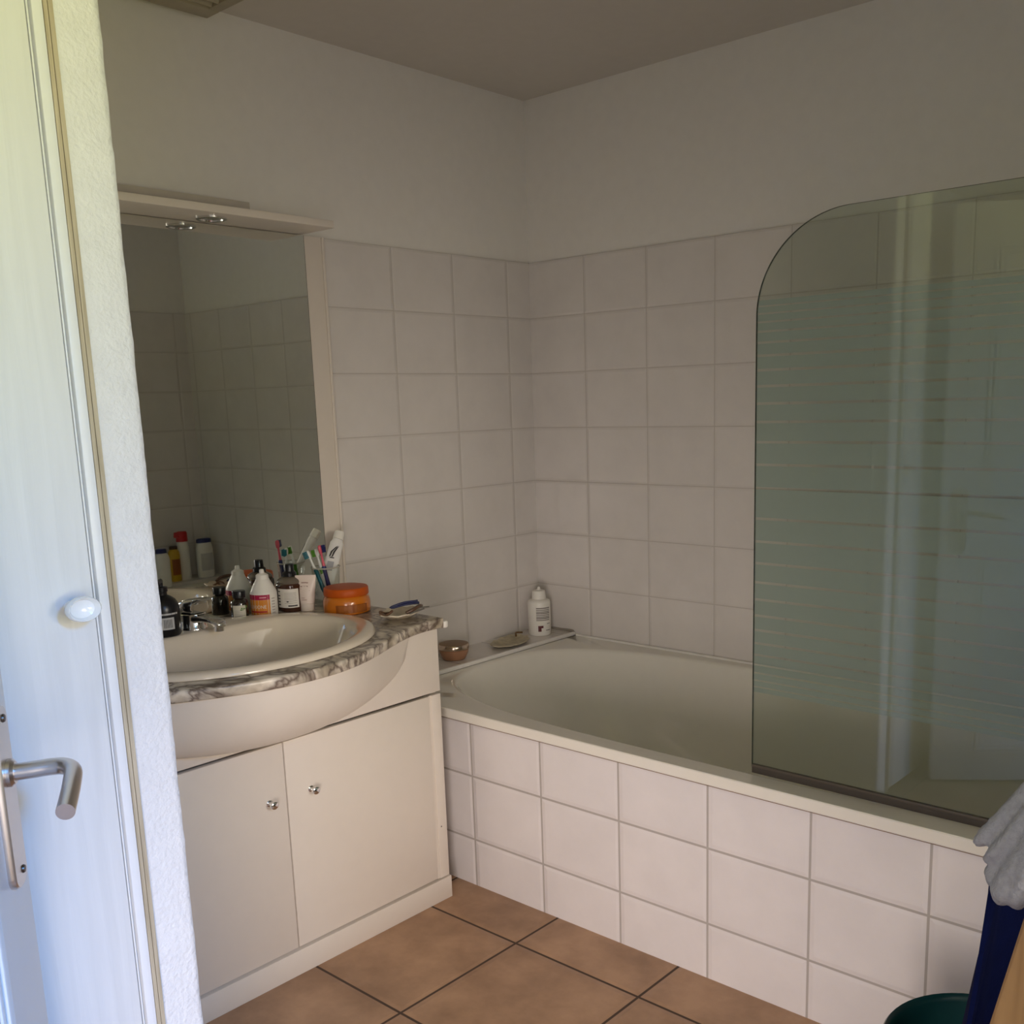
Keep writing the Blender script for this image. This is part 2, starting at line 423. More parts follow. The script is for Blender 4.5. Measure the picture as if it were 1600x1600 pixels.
# ------------------------------------------------------------------ bath, panel, ledge
bt = thing('bathtub', 'cream white built-in bathtub with a rounded head end along the tiled wall', 'bathtub', (1.1, -.43, 0))
X0, X1, Y0, Y1 = .165, 2.058, -.863, -.005
NB = 128
def rect_pt(t, x0, x1, y0, y1, rc):
    """rounded rectangle by ray angle"""
    cx, cy = (x0+x1)/2, (y0+y1)/2; hx, hy = (x1-x0)/2, (y1-y0)/2
    ct, st = math.cos(t), math.sin(t)
    k = min(hx/abs(ct) if abs(ct) > 1e-9 else 1e9, hy/abs(st) if abs(st) > 1e-9 else 1e9)
    return cx+ct*k, cy+st*k
def open_pt(t, cx, cy, axl, axr, ay, pl, pr):
    ct, st = math.cos(t), math.sin(t)
    p, ax = (pr, axr) if ct >= 0 else (pl, axl)
    r = (abs(ct/ax)**p+abs(st/ay)**p)**(-1/p)
    return cx+ct*r, cy+st*r
angs = []
hx, hy = (X1-X0)/2, (Y1-Y0)/2
for k in range(NB):
    u = k/NB*4
    s, f = int(u), u-int(u)
    a = -1+2*f
    P = [(hx, hy*a), (-hx*a, hy), (-hx, -hy*a), (hx*a, -hy)][s]
    angs.append(math.atan2(P[1], P[0]))
OC = ((X0+X1)/2, (Y0+Y1)/2)
def rl(x0, x1, y0, y1, z): return [(*rect_pt(t, x0, x1, y0, y1, 0), z) for t in angs]
def ol(ins, z, pl=3.2, pr=3.6, il=0.0):
    cx = OC[0]; axl = cx-.182-ins-il; axr = 1.99-cx-ins*.6; cy = -.4235; ay = .382-ins
    return [(*open_pt(t, cx, cy, axl, axr, ay, pl, pr), z) for t in angs]
bm = bmesh.new()
loops = [rl(X0+.006, X1, Y0+.004, Y1, .4645), rl(X0, X1, Y0, Y1, .468), rl(X0, X1, Y0, Y1, .4905), rl(X0+.002, X1-.002, Y0+.0022, Y1-.002, .4926),
         ol(-.008, .4922), ol(-.003, .4915), ol(.003, .489), ol(.008, .483), ol(.016, .462, il=.01), ol(.035, .38, 2.9, il=.05), ol(.060, .26, 2.6, 3.4, il=.13), ol(.085, .15, 2.5, 3.2, .20), ol(.12, .105, 2.4, 3, .25), ol(.18, .092, 2.2, 2.6, .3), ol(.30, .088, 2, 2, .3)]
loft(bm, loops, True, False, True)
finish('tub_shell', bm, enamel, bt, angle=38)
bm = bmesh.new(); lathe(bm, [(0, 0), (.032, .0005), (.03, .003), (.02, .004), (0, .0035)], (1.72, -.43, .0895), 1, 1, 28, 'Z', False)
finish('drain', bm, chrome, bt)
bm = bmesh.new()
tube(bm, [(.175, -.006, .494), (2.05, -.006, .494)], .0052, 8)
finish('sealant_bead', bm, silic, bt)
pn = tag(boxo('bath_panel', (.0, -.848, .0), (XE+.09, -.838, .464), tile_panel), 'white tiled front panel under the bathtub rim', 'panel')
bm = bmesh.new(); box(bm, (.172, -.8492, .4585), (2.05, -.8485, .4615)); finish('joint_line', bm, mat('brown joint', (.2, .12, .06), .7), pn)
ld = thing('tiled_ledge', 'white tiled ledge at the head end of the bathtub, in the corner', 'ledge', (.08, -.42, 0))
boxo('ledge_body', (.0, -.001, 0), (.158, -.836, .503), tile_ledge, ld)
bm = bmesh.new(); box(bm, (.1585, -.001, .493), (.168, -.862, .506), .003); finish('edge_trim', bm, silic, ld)
bm = bmesh.new()
tube(bm, smooth_path([(.166, -.012, .505), (.150, -.0045, .5075), (.1, -.004, .506), (.004, -.004, .506)], 6), .004, 8); finish('sealant_bead', bm, mat('grey old silicone', (.34, .30, .25), .5), ld)
le = thing('tiled_shelf', 'white tiled shelf at the far end of the bathtub, seen in the mirror', 'ledge', (2.146, -.42, 0))
boxo('ledge_body', (2.0625, -.001, 0), (XE, -.836, .505), tile_ledge, le)

# ------------------------------------------------------------------ glass bath screen
gs = thing('glass_bath_screen', 'clear glass bath screen with frosted stripes and a rounded top corner', 'bath screen', (1.75, -.8, .5))
GX0, GX1, GZ0, GZ1, GR = 1.317, 2.205, .513, 1.6235, .185
dl_ = [.031]
sp = [.047, .045, .040, .036, .034, .031, .028, .025, .021, .018, .016, .014, .013]
for s in sp: dl_.append(dl_[-1]+s)
zc = 1.072
lines = sorted([zc+d for d in dl_]+[zc-d for d in dl_])
def lw(z): return .0052 if abs(z-zc) < .28 else .0052-.0022*min(1, (abs(z-zc)-.28)/.11)
cuts = [GZ0]; kinds = []
for i, z in enumerate(lines):
    h = lw(z)/2
    kinds.append(0 if i == 0 else 1); cuts.append(z-h)
    kinds.append(0); cuts.append(z+h)
kinds.append(0); cuts.append(GZ1)
def leftx(z):
    if z <= GZ1-GR: return GX0
    q = (z-(GZ1-GR))/GR
    return GX0+GR*1.03*(1-math.sqrt(max(0, 1-q*q)))
zs = []
for i in range(len(cuts)-1):
    a, b = cuts[i], cuts[i+1]
    n = 1
    if b > GZ1-GR: n = max(1, int((b-a)/.004))
    for k in range(n): zs.append((a+(b-a)*k/n, kinds[i]))
# refine the curve close to the top
top = zs[-1][0]
for q in (.4, .7, .9, .97): zs.append((top+(GZ1-top)*q, 0))
zs.append((GZ1, None))
bm = bmesh.new()
th = .006
EI = .0035      # the sand-blasting stops just short of the ground edge
fr = [(bm.verts.new((leftx(z), -.803, z)), bm.verts.new((GX1, -.803, z)), bm.verts.new((leftx(z), -.803+th, z)), bm.verts.new((GX1, -.803+th, z)), bm.verts.new((leftx(z)+EI, -.803, z))) for z, k in zs]
for i in range(len(zs)-1):
    a, b = fr[i], fr[i+1]
    f = bm.faces.new((a[4], a[1], b[1], b[4])); f.material_index = zs[i][1]
    f = bm.faces.new((a[0], a[4], b[4], b[0])); f.material_index = 0
    f = bm.faces.new((a[3], a[2], b[2], b[3])); f.material_index = 0
    f = bm.faces.new((a[2], a[0], b[0], b[2])); f.material_index = 2
    f = bm.faces.new((a[1], a[3], b[3], b[1])); f.material_index = 2
f = bm.faces.new((fr[0][0], fr[0][2], fr[0][3], fr[0][1], fr[0][4])); f.material_index = 2
f = bm.faces.new((fr[-1][0], fr[-1][4], fr[-1][1], fr[-1][3], fr[-1][2])); f.material_index = 2
TINT = (.84, .875, .83)
gclear = pane_mat('clear safety glass', TINT, 0.0); gfrost = pane_mat('frosted stripe glass', TINT, .72)
gedge = mat('green glass edge', (.03, .045, .035), .2)
finish('glass_pane', bm, [gclear, gfrost, gedge], gs, smooth=False)
boxo('bottom_seal', (GX0, -.8045, .5075), (GX1, -.7955, .5135), sealgrey, gs, .001)
boxo('seal_fin', (GX0, -.8015, .4935), (GX1, -.7985, .5075), dark, gs)
boxo('wall_profile', (GX1+.0005, -.812, .50), (XE-.0005, -.788, 1.645), steel, gs, .002)

# ------------------------------------------------------------------ vanity
YC = -1.43
va = thing('vanity_cabinet', 'white two-door vanity cabinet with a bowed apron under the marbled worktop', 'cabinet', (.25, -1.42, 0))
VX, VR, VL = .49, -.936, -1.905
boxo('side_panel', (.004, VR, .062), (VX-.019, VR-.018, .7345), whitelam, va, .001)
boxo('side_panel', (.004, VL, .062), (VX-.019, VL+.018, .7345), whitelam, va, .001)
boxo('bottom_panel', (.004, VR-.0185, .062), (VX-.019, VL+.0185, .080), whitelam, va)
boxo('back_panel', (.004, VR-.0185, .081), (.012, VL+.0185, .7345), whitelam, va)
boxo('plinth', (.02, VR+.004, 0), (VX+.0035, VL, .060), whitelam, va, .001)
def vdoor(y0, y1, ky):
    d = boxo('door', (VX-.018, y0, .066), (VX, y1, .562), whitelam, va, .0015)
    k = bmesh.new()
    lathe(k, [(0, VX), (.008, VX+.0002), (.008, VX+.002), (.0045, VX+.004), (.0042, VX+.011), (.0085, VX+.014), (.0105, VX+.019), (.0095, VX+.0225), (.006, VX+.0245), (0, VX+.025)], (0, ky, .4335), 1, .9, 24, 'X', False)
    finish('knob', k, chrome, d)
vdoor(-.976, -1.4105, -1.348)
vdoor(-1.4135, VL, -1.459)
bm = bmesh.new()
box(bm, (VX-.018, VR, .063), (VX+.0005, VR-.031, .562), .0015); box(bm, (VX-.018, VR-.0315, .063), (VX-.003, VR-.0385, .562))
finish('pilaster', bm, whitelam, va)
bm = bmesh.new(); lathe(bm, [(0, VX+.0006), (.0022, VX+.0006), (0, VX+.0012)], (0, -.956, .205), 1, .9, 12, 'X', False)
finish('screw', bm, mat('dark screw', (.12, .10, .09), .35, 1.0), va)
boxo('fascia', (VX-.018, VR, .569), (VX, VL, .7345), whitelam, va, .0012)
def front(d):
    d = min(abs(d), .46)
    return .512+.148*(1+math.cos(PI*(d/.46)**1.12))/2
bm = bmesh.new(); rows = []
for i in range(49):
    d = -.388+.776*i/48
    q = max(0, 1-(d/.388)**2)**.5
    h = .006+.153*q**.7; X = front(d)-.016
    row = []
    for k in range(17):
        t = PI/2*k/16
        row.append((VX-.004+max(.0045, (X-VX+.004))*math.cos(t)**.85 if k < 16 else VX-.004, YC+d, .7355-h*math.sin(t)**1.05))
    rows.append(row)
loft(bm, rows, False)
finish('bowed_apron', bm, whitelam, va)

# countertop with a bowed front edge and an oval cut-out for the basin
ct = thing('countertop', 'grey veined marbled worktop with a bowed front edge on the vanity', 'countertop', (.3, YC, .736))
BX, BY, BA, BB = .338, -1.412, .270, .337       # basin outline
n = 160
outer = []; 
def outline():
    pts = []
    R, L_ = VR+.002, VL-.02
    for i in range(81):
        y = R+(L_-R)*i/80
        pts.append((front(y-YC), y))
    for i in range(1, 20): pts.append((front(L_-YC)*(1-i/20)+.002*i/20, L_))
    for i in range(40): pts.append((.002, L_+(R-L_)*i/40))
    for i in range(20): pts.append((.002+(front(R-YC)-.002)*i/20, R))
    return pts
ol_ = outline()
cx, cy = BX, BY
def hole(f):
    res = []
    for (x, y) in ol_:
        t = math.atan2((y-cy)/BB, (x-cx)/BA)
        res.append((cx+BA*f*math.cos(t), cy+BB*f*math.sin(t)))
    return res
hl = hole(.93)
bm = bmesh.new()
def inset(pts, d):
    out = []
    for (x, y) in pts:
        out.append((x-d if x > .3 and y < VR-.004 and y > VL-.01 else x, y))
    return out
loft(bm, [[(x, y, .736) for x, y in hl], [(x, y, .736) for x, y in inset(ol_, .004)], [(x, y, .739) for x, y in inset(ol_, .001)], [(x, y, .7555) for x, y in ol_], [(x, y, .7595) for x, y in inset(ol_, .002)], [(x, y, .761) for x, y in inset(ol_, .006)], [(x, y, .761) for x, y in hl], [(x, y, .736) for x, y in hl]], True)
finish('marbled_top', bm, marble, ct, angle=50)
bm = bmesh.new(); box(bm, (.455, VR+.0022, .7345), (.515, VR+.0165, .7525), .004)
finish('end_cap', bm, whitepl, ct)

# basin
bs = thing('wash_basin', 'cream oval drop-in wash basin set into the marbled worktop', 'sink', (BX, BY, .761))
NS = 96
def ell(f, z, dx=0.0): return [(BX+dx+BA*f*math.cos(2*PI*k/NS), BY+BB*f*math.sin(2*PI*k/NS), z) for k in range(NS)]
def bowl(ax, ay, z, clip=None, dx=0.0):
    lp = []
    for k in range(NS):
        t = 2*PI*k/NS
        x, y = ax*math.cos(t), ay*math.sin(t)
        if clip is not None and x < -clip: x = -clip-(abs(x)-clip)*.18
        lp.append((BX+.012+dx+x, BY+y, z))
    return lp
bm = bmesh.new()
loft(bm, [ell(.90, .745), ell(.985, .7612), ell(1.0, .7625), ell(1.0, .767), ell(.985, .7725), ell(.955, .7755), ell(.92, .776),
          bowl(.236, .292, .7755, .155), bowl(.229, .286, .7735, .150), bowl(.222, .280, .767, .146), bowl(.213, .272, .750, .142), bowl(.196, .250, .700, .138), bowl(.160, .205, .655, .13), bowl(.10, .13, .628, .10), bowl(.035, .04, .62)], True, False, True)
finish('bowl', bm, ceram, bs, angle=70)
bm = bmesh.new(); lathe(bm, [(0, 0), (.03, 0), (.028, .003), (.012, .004), (0, .003)], (BX+.012, BY, .6205), 1, 1, 24, 'Z', False)
finish('drain', bm, chrome, bs)

# mixer tap
tp = thing('mixer_tap', 'chrome single-lever mixer tap on the back deck of the basin', 'tap', (.141, -1.402, .776), None, .12)
def intap(name, bm, material):
    o = finish(name, bm, material); o.parent = tp; return o
def sections(secs, p=.6, n=24):
    bm = bmesh.new(); loops = []
    for x, hw, z0, z1 in secs:
        loops.append([(x, hw*math.copysign(abs(math.cos(2*PI*k/n))**p, math.cos(2*PI*k/n)), (z0+z1)/2+(z1-z0)/2*math.copysign(abs(math.sin(2*PI*k/n))**p, math.sin(2*PI*k/n))) for k in range(n)])
    loft(bm, loops, True, True, True); return bm
bm = bmesh.new()
lathe(bm, [(.0, .0), (.0325, .0), (.0325, .003), (.0310, .005), (.0305, .030), (.0310, .037), (.0295, .0385), (.0, .0385)], (0, 0, 0), 1, 1, 40, 'Z', False)
intap('body', bm, chrome)
intap('spout', sections(((.0, .024, .014, .037), (.030, .022, .017, .037), (.055, .0195, .021, .036), (.080, .0175, .020, .033), (.096, .0165, .014, .031), (.105, .014, .012, .027), (.109, .009, .014, .022))), chrome)
bm = bmesh.new(); lathe(bm, [(0, .002), (.012, .003), (.0125, .016), (0, .016)], (.0925, 0, 0), 1, 1, 24, 'Z', False)
intap('aerator', bm, chrome)
intap('lever', sections(((-.0315, .010, .039, .046), (-.029, .020, .039, .058), (-.020, .028, .039, .0665), (-.006, .031, .039, .0715), (.012, .0305, .039, .0745), (.024, .027, .039, .076), (.030, .024, .0410, .0768), (.0315, .0225, .062, .0772), (.045, .019, .0705, .078), (.056, .015, .0725, .078)), .55), chrome)
bm = bmesh.new(); lathe(bm, [(0, .0), (.003, .0), (.0025, .0008), (0, .001)], (0, 0, 0), 1, 1, 12, 'Y', False)
for v in bm.verts: v.co = Vector((.010+v.co.x, -.0308-v.co.y, .056+v.co.z))
intap('screw_cap', bm, mat('dark screw', (.12, .10, .09), .35, 1.0))

# mirror with lamp canopy
mr = thing('wall_mirror', 'tall frameless mirror on a white backing board behind the basin', 'mirror', (0, -1.41, .762))
boxo('backing_board', (.0004, -.848, .7625), (.016, -1.975, 1.7385), whitelam, mr, .001)
boxo('mirror_glass', (.0163, -.915, .7635), (.02, -1.974, 1.738), mirm, mr)
boxo('board_edge', (.0162, -.848, .7625), (.0195, -.856, 1.7385), whitelam, mr, .001)
boxo('mirror_edge', (.0163, -.9137, .7635), (.0198, -.9148, 1.738), dark, mr)
cn = thing('mirror_canopy', 'white shelf-like lamp canopy above the mirror', 'light', (.07, -1.41, 1.74))
boxo('canopy_board', (.0004, -.917, 1.7392), (.156, -1.974, 1.7572), whitelam, cn, .0015)
boxo('cable_cover', (.03, -1.089, 1.7575), (.045, -1.974, 1.797), mat('greyish plastic cover', (.56, .51, .44), .4), cn, .001)
for y in (-1.228, -1.60):
    bm = bmesh.new(); lathe(bm, [(.036, 1.739), (.036, 1.7355), (.031, 1.7335), (.026, 1.7345), (.024, 1.7385)], (.09, y, 0), 1, 1, 36, 'Z', False)
    s = finish('spot_ring', bm, chrome, cn)
    bm = bmesh.new(); lathe(bm, [(0, 1.7362), (.012, 1.7358), (.024, 1.7372), (.0245, 1.7388)], (.09, y, 0), 1, 1, 32, 'Z', False)
    finish('bulb_glass', bm, mat('dull lamp glass', (.45, .43, .40), .15, .6), s)
# ceiling vent
vt = thing('ceiling_vent', 'beige slatted ceiling vent grille in the top left corner', 'vent', (.25, -1.42, H))
bm = bmesh.new()
vx0, vx1, vy0, vy1, vz = .045, .45, -1.165, -1.70, 2.2
for a, b in (((vx0, vy0, vz), (vx0+.055, vy1, H-.001)), ((vx1-.055, vy0, vz), (vx1, vy1, H-.001)), ((vx0+.055, vy0, vz), (vx1-.055, vy0-.03, H-.001)), ((vx0+.055, vy1, vz), (vx1-.055, vy1+.03, H-.001))):
    box(bm, a, b, .003)
finish('grille_frame', bm, beigepl, vt)
for k in range(10):
    x = vx0+.06+k*.0293
    bm = bmesh.new(); box(bm, (x, vy0-.0305, vz+.006), (x+.016, vy1+.0305, vz+.020), .002)
    bmesh.ops.rotate(bm, verts=bm.verts, cent=(x, 0, vz+.012), matrix=Matrix.Rotation(.5, 3, 'Y'))
    finish('slat', bm, beigepl, vt)
boxo('dark_back', (vx0+.056, vy0-.031, H-.006), (vx1-.056, vy1+.031, H-.002), dark, vt)

# ------------------------------------------------------------------ things on the worktop
ZC = .7613
def label_lines(name, parent, c, r, a0, spec, material, sx=1, sy=1):
    """fine print shown as thin printed lines: spec = (da0, da1, z, height)"""
    bm = bmesh.new()
    for da0, da1, z, h in spec: wrap_patch(bm, c, r, a0+da0, a0+da1, z, z+h, sx, sy, 8)
    return finish(name, bm, material, parent, smooth=False)
ink = mat('grey print', (.20, .18, .17), .6); inkd = mat('dark print', (.05, .045, .045), .6); inkl = mat('pale print', (.50, .44, .40), .6)
paperw = mat('white label', (.80, .76, .69), .5)

# big black bottle left of the tap
c = (.152, -1.482)
t = thing('black_pump_bottle', 'black bottle with a white barcode label left of the tap', 'bottle', (*c, .776))
zb = .7763
bm = bmesh.new(); lathe(bm, [(0, zb), (.034, zb), (.0365, zb+.004), (.0365, zb+.060), (.035, zb+.072), (.029, zb+.084), (.018, zb+.092), (.012, zb+.095), (.012, zb+.102), (0, zb+.102)], (*c, 0), 1, 1, 40, 'Z', False)
finish('body', bm, black, t)
bm = bmesh.new(); lathe(bm, [(.0125, zb+.1022), (.014, zb+.103), (.014, zb+.113), (.005, zb+.115), (.005, zb+.128), (0, zb+.128)], (*c, 0), 1, 1, 24, 'Z', False)
tube(bm, [(c[0], c[1], zb+.128), (c[0]+.02, c[1]-.02, zb+.126)], .006, 10)
finish('pump', bm, black, t)
label_lines('label', t, c, .0368, FACE+.70, [(-.55, .30, zb+.018, .028)], mat('grey white label', (.55, .54, .52), .5))
label_lines('silver_band', t, c, .0368, FACE+.3, [(-1.2, 1.0, zb+.052, .004)], mat('grey white label', (.55, .54, .52), .5))
label_lines('barcode', t, c, .0370, FACE+.70, [(-.35+.09*k, -.31+.09*k, zb+.022, .020) for k in range(6)], inkd)

# small dark bottle
c = (.066, -1.229)
t = thing('small_dark_bottle', 'small dark glass bottle with black cap and green leaf label', 'bottle', (*c, ZC))
bm = bmesh.new(); lathe(bm, [(0, ZC), (.0205, ZC), (.022, ZC+.003), (.022, ZC+.040), (.020, ZC+.046), (.0125, ZC+.051), (.0115, ZC+.0535), (0, ZC+.0535)], (*c, 0), 1, 1, 36, 'Z', False)
finish('body', bm, mat('dark brown glass', (.020, .014, .010), .08, coat=.5), t)
bm = bmesh.new(); lathe(bm, [(.0, ZC+.0537), (.0165, ZC+.0537), (.017, ZC+.069), (.016, ZC+.0715), (0, ZC+.072)], (*c, 0), 1, 1, 28, 'Z', False)
finish('cap', bm, black, t)
label_lines('label', t, c, .0222, FACE, [(-.55, 1.0, ZC+.004, .032)], mat('ivory label', (.66, .62, .50), .5))
bm = bmesh.new()
for (da, z, rr) in ((.82, ZC+.030, .007), (.62, ZC+.026, .005)):
    lp = []
    for k in range(16):
        q = 2*PI*k/16
        a = FACE+da+rr*math.cos(q)*1.3/.0225; lp.append((c[0]+.0225*math.cos(a), c[1]+.0225*math.sin(a), z+rr*.6*math.sin(q)+.3*rr*math.cos(q)))
    bm.faces.new([bm.verts.new(p) for p in lp])
finish('leaf_print', bm, mat('leaf green print', (.10, .20, .025), .5), t, smooth=False)
label_lines('printed_lines', t, c, .0224, FACE, [(-.35, .55, ZC+.008+.0045*k, .0014) for k in range(4)], inkl)

# white bottle with orange label
c = (.077, -1.163)
t = thing('orange_label_bottle', 'white nozzle bottle with an orange and magenta label', 'bottle', (*c, ZC))
bm = bmesh.new(); lathe(bm, [(0, ZC), (.033, ZC), (.0345, ZC+.003), (.0345, ZC+.056), (.0335, ZC+.061), (.026, ZC+.077), (.0185, ZC+.090), (.0175, ZC+.0935), (0, ZC+.0935)], (*c, 0), 1, 1, 44, 'Z', False)
finish('body', bm, whitepl, t)
bm = bmesh.new(); lathe(bm, [(.0, ZC+.0937), (.0165, ZC+.0937), (.016, ZC+.104), (.011, ZC+.1075), (.0065, ZC+.109), (.006, ZC+.1165), (.0045, ZC+.119), (0, ZC+.119)], (*c, 0), 1, 1, 32, 'Z', False)
finish('nozzle_cap', bm, whitepl, t)
label_lines('orange_label', t, c, .03475, FACE, [(-1.35, .72, ZC+.003, .040)], mat('orange label print', (.72, .26, .03), .45))
label_lines('magenta_band', t, c, .03477, FACE, [(-1.35, .72, ZC+.0432, .0130)], mat('magenta label print', (.42, .012, .07), .45))
label_lines('red_stripe', t, c, .0350, FACE, [(-.95, .45, ZC+.010, .0042)], mat('red label print', (.50, .03, .03), .45))
label_lines('back_print', t, c, .03478, FACE, [(.86, 1.15, ZC+.006+.0075*k, .003) for k in range(6)], inkl)
finish('lettering', wrap_text('LUXIONE', .0125, c, .0351, FACE-.27, ZC+.0245, wide=.92), mat('white print', (.85, .78, .66), .5), t, smooth=False)
label_lines('small_print', t, c, .0350, FACE, [(-.05, .45, ZC+.048, .0028)], mat('pink print', (.75, .35, .40), .5))

# amber pump bottle
c = (.090, -1.088)
t = thing('amber_pump_bottle', 'amber bottle with black pump top and large white label', 'bottle', (*c, ZC))
amb = mat('brown amber plastic', (.060, .022, .012), .12, coat=.4)
bm = bmesh.new(); lathe(bm, [(0, ZC), (.0345, ZC), (.037, ZC+.004), (.037, ZC+.064), (.0365, ZC+.070), (.033, ZC+.0735)], (*c, 0), 1, .92, 44, 'Z', False, power=2.5)
finish('body', bm, amb, t)
bm = bmesh.new(); lathe(bm, [(.033, ZC+.0736), (.0345, ZC+.078), (.032, ZC+.083), (.024, ZC+.088), (.017, ZC+.091), (.0, ZC+.0915)], (*c, 0), 1, .92, 44, 'Z', False, power=2.3)
finish('shoulder', bm, mat('smoky clear plastic', (.16, .13, .10), .10, coat=.4), t)
bm = bmesh.new(); lathe(bm, [(.0, ZC+.0917), (.0178, ZC+.0917), (.0178, ZC+.100), (.0150, ZC+.103), (.0128, ZC+.1045), (.012, ZC+.1215), (.011, ZC+.1235), (0, ZC+.124)], (*c, 0), 1, 1, 28, 'Z', False)
finish('pump_top', bm, black, t)
bm = bmesh.new()
def sup(c, r, sx, sy, a, p):
    ca, sa = math.cos(a), math.sin(a)
    k = (abs(ca/sx)**p+abs(sa/sy)**p)**(-1/p)
    return (c[0]+r*k*ca, c[1]+r*k*sa)
def sup_patch(bm, c, r, sx, sy, a0, a1, z0, z1, p=2.5, n=18):
    lo = [(*sup(c, r, sx, sy, a0+(a1-a0)*k/n, p), z0) for k in range(n+1)]
    loft(bm, [lo, [(x, y, z1) for x, y, _ in lo]], False)
sup_patch(bm, c, .0373, 1, .92, FACE-.95, FACE+.80, ZC+.012, ZC+.062)
finish('label', bm, paperw, t, smooth=False)
bm = bmesh.new()
for z in (.024, .0295, .034, .038, .0425, .047, .051): sup_patch(bm, c, .0376, 1, .92, FACE-.25, FACE+.62, ZC+z, ZC+z+.0013)
finish('printed_lines', bm, inkl, t, smooth=False)
bm = bmesh.new(); sup_patch(bm, c, .0377, 1, .92, FACE+.02, FACE+.66, ZC+.0155, ZC+.0190)
finish('bold_print', bm, inkd, t, smooth=False)
bm = bmesh.new(); sup_patch(bm, c, .0377, 1, .92, FACE-.08, FACE+.06, ZC+.0272, ZC+.0300)
finish('short_print', bm, inkd, t, smooth=False)
bm = bmesh.new()
for z in (.018, .026, .034, .042, .053): sup_patch(bm, c, .0377, 1, .92, FACE-.90, FACE-.66, ZC+z, ZC+z+.003)
finish('side_print', bm, inkd, t, smooth=False)

# cream tube standing on its cap
c = (.132, -1.068); tr_ = .42
t = thing('cream_tube', 'pale pink cream tube standing on its cap beside the orange jar', 'tube', (*c, ZC))
px, py = math.cos(FACE+PI/2), math.sin(FACE+PI/2)
fx_, fy_ = math.cos(FACE), math.sin(FACE)
def tube_loop(hw, hd, z, n=32): return [(c[0]+px*hw*math.cos(2*PI*k/n)+fx_*hd*math.sin(2*PI*k/n), c[1]+py*hw*math.cos(2*PI*k/n)+fy_*hd*math.sin(2*PI*k/n), z) for k in range(n)]
bm = bmesh.new()
loft(bm, [tube_loop(.0185, .0165, ZC), tube_loop(.0188, .0168, ZC+.002), tube_loop(.0190, .0170, ZC+.0185), tube_loop(.0175, .0155, ZC+.0195)], True, True, True)
finish('cap', bm, mat('pinkish white plastic', (.78, .68, .60), .3), t)
tubm = mat('pale pink tube', (.80, .68, .61), .35, var=.02)
bm = bmesh.new()
loft(bm, [tube_loop(.0195, .0165, ZC+.0197), tube_loop(.0215, .0160, ZC+.035), tube_loop(.024, .0125, ZC+.058), tube_loop(.0268, .006, ZC+.082), tube_loop(.0275, .0018, ZC+.088), tube_loop(.0275, .0014, ZC+.0945)], True, True, True)
finish('tube_body', bm, tubm, t)
bm = bmesh.new()
def tface(u0, u1, z0, z1):
    def hdz(z): return .0170-(z-ZC-.0195)/.068*.0150
    q = []
    for u, z in ((u0, z0), (u1, z0), (u1, z1), (u0, z1)):
        q.append(bm.verts.new((c[0]+px*u+fx_*(hdz(z)*math.sqrt(max(.1, 1-(u/.026)**2))+.0036), c[1]+py*u+fy_*(hdz(z)*math.sqrt(max(.1, 1-(u/.026)**2))+.0036), z)))
    bm.faces.new(q)
for u0, u1, z, h in ((-.010, .004, .074, .003), (.004, .008, .0735, .003), (-.013, -.002, .064, .0032), (-.002, .007, .064, .0032), (-.013, .004, .0585, .0022), (-.016, .012, .0545, .0008), (-.010, -.002, .035, .0015), (-.010, .004, .030, .0015)):
    tface(u0, u1, ZC+z, ZC+z+h)
finish('printed_lines', bm, mat('brown pink print', (.42, .28, .24), .5), t, smooth=False)

# toothbrush tumbler
c = (.100, -.978)
t = thing('toothbrush_tumbler', 'clear plastic tumbler holding toothbrushes behind the orange jar', 'tumbler', (*c, ZC))
clearp = pane_mat('clear tumbler plastic', (.955, .97, .96), 0.0)
bm = bmesh.new(); lathe(bm, [(0, ZC), (.031, ZC), (.033, ZC+.004), (.0385, ZC+.100), (.0392, ZC+.102), (.0375, ZC+.102), (.0362, ZC+.098), (.031, ZC+.008), (0, ZC+.0065)], (*c, 0), 1, 1, 44, 'Z', False)
finish('tumbler_wall', bm, clearp, t)
bm = bmesh.new(); lathe(bm, [(.0386, ZC+.0993), (.0398, ZC+.1012), (.0386, ZC+.1028), (.0374, ZC+.1012), (.0386, ZC+.0993)], (*c, 0), 1, 1, 44, 'Z', False)
finish('rim', bm, mat('pale clear rim', (.50, .48, .42), .15), t)
teal = mat('teal bristles', (.015, .17, .22), .6); tealg = mat('teal rubber grip', (.012, .14, .19), .4)
brushw = mat('white brush plastic', (.80, .82, .78), .3); navy = mat('navy plastic', (.012, .020, .12), .35); pinkp = mat('pink plastic', (.62, .10, .14), .35)
greenp = mat('green plastic', (.10, .30, .03), .4)
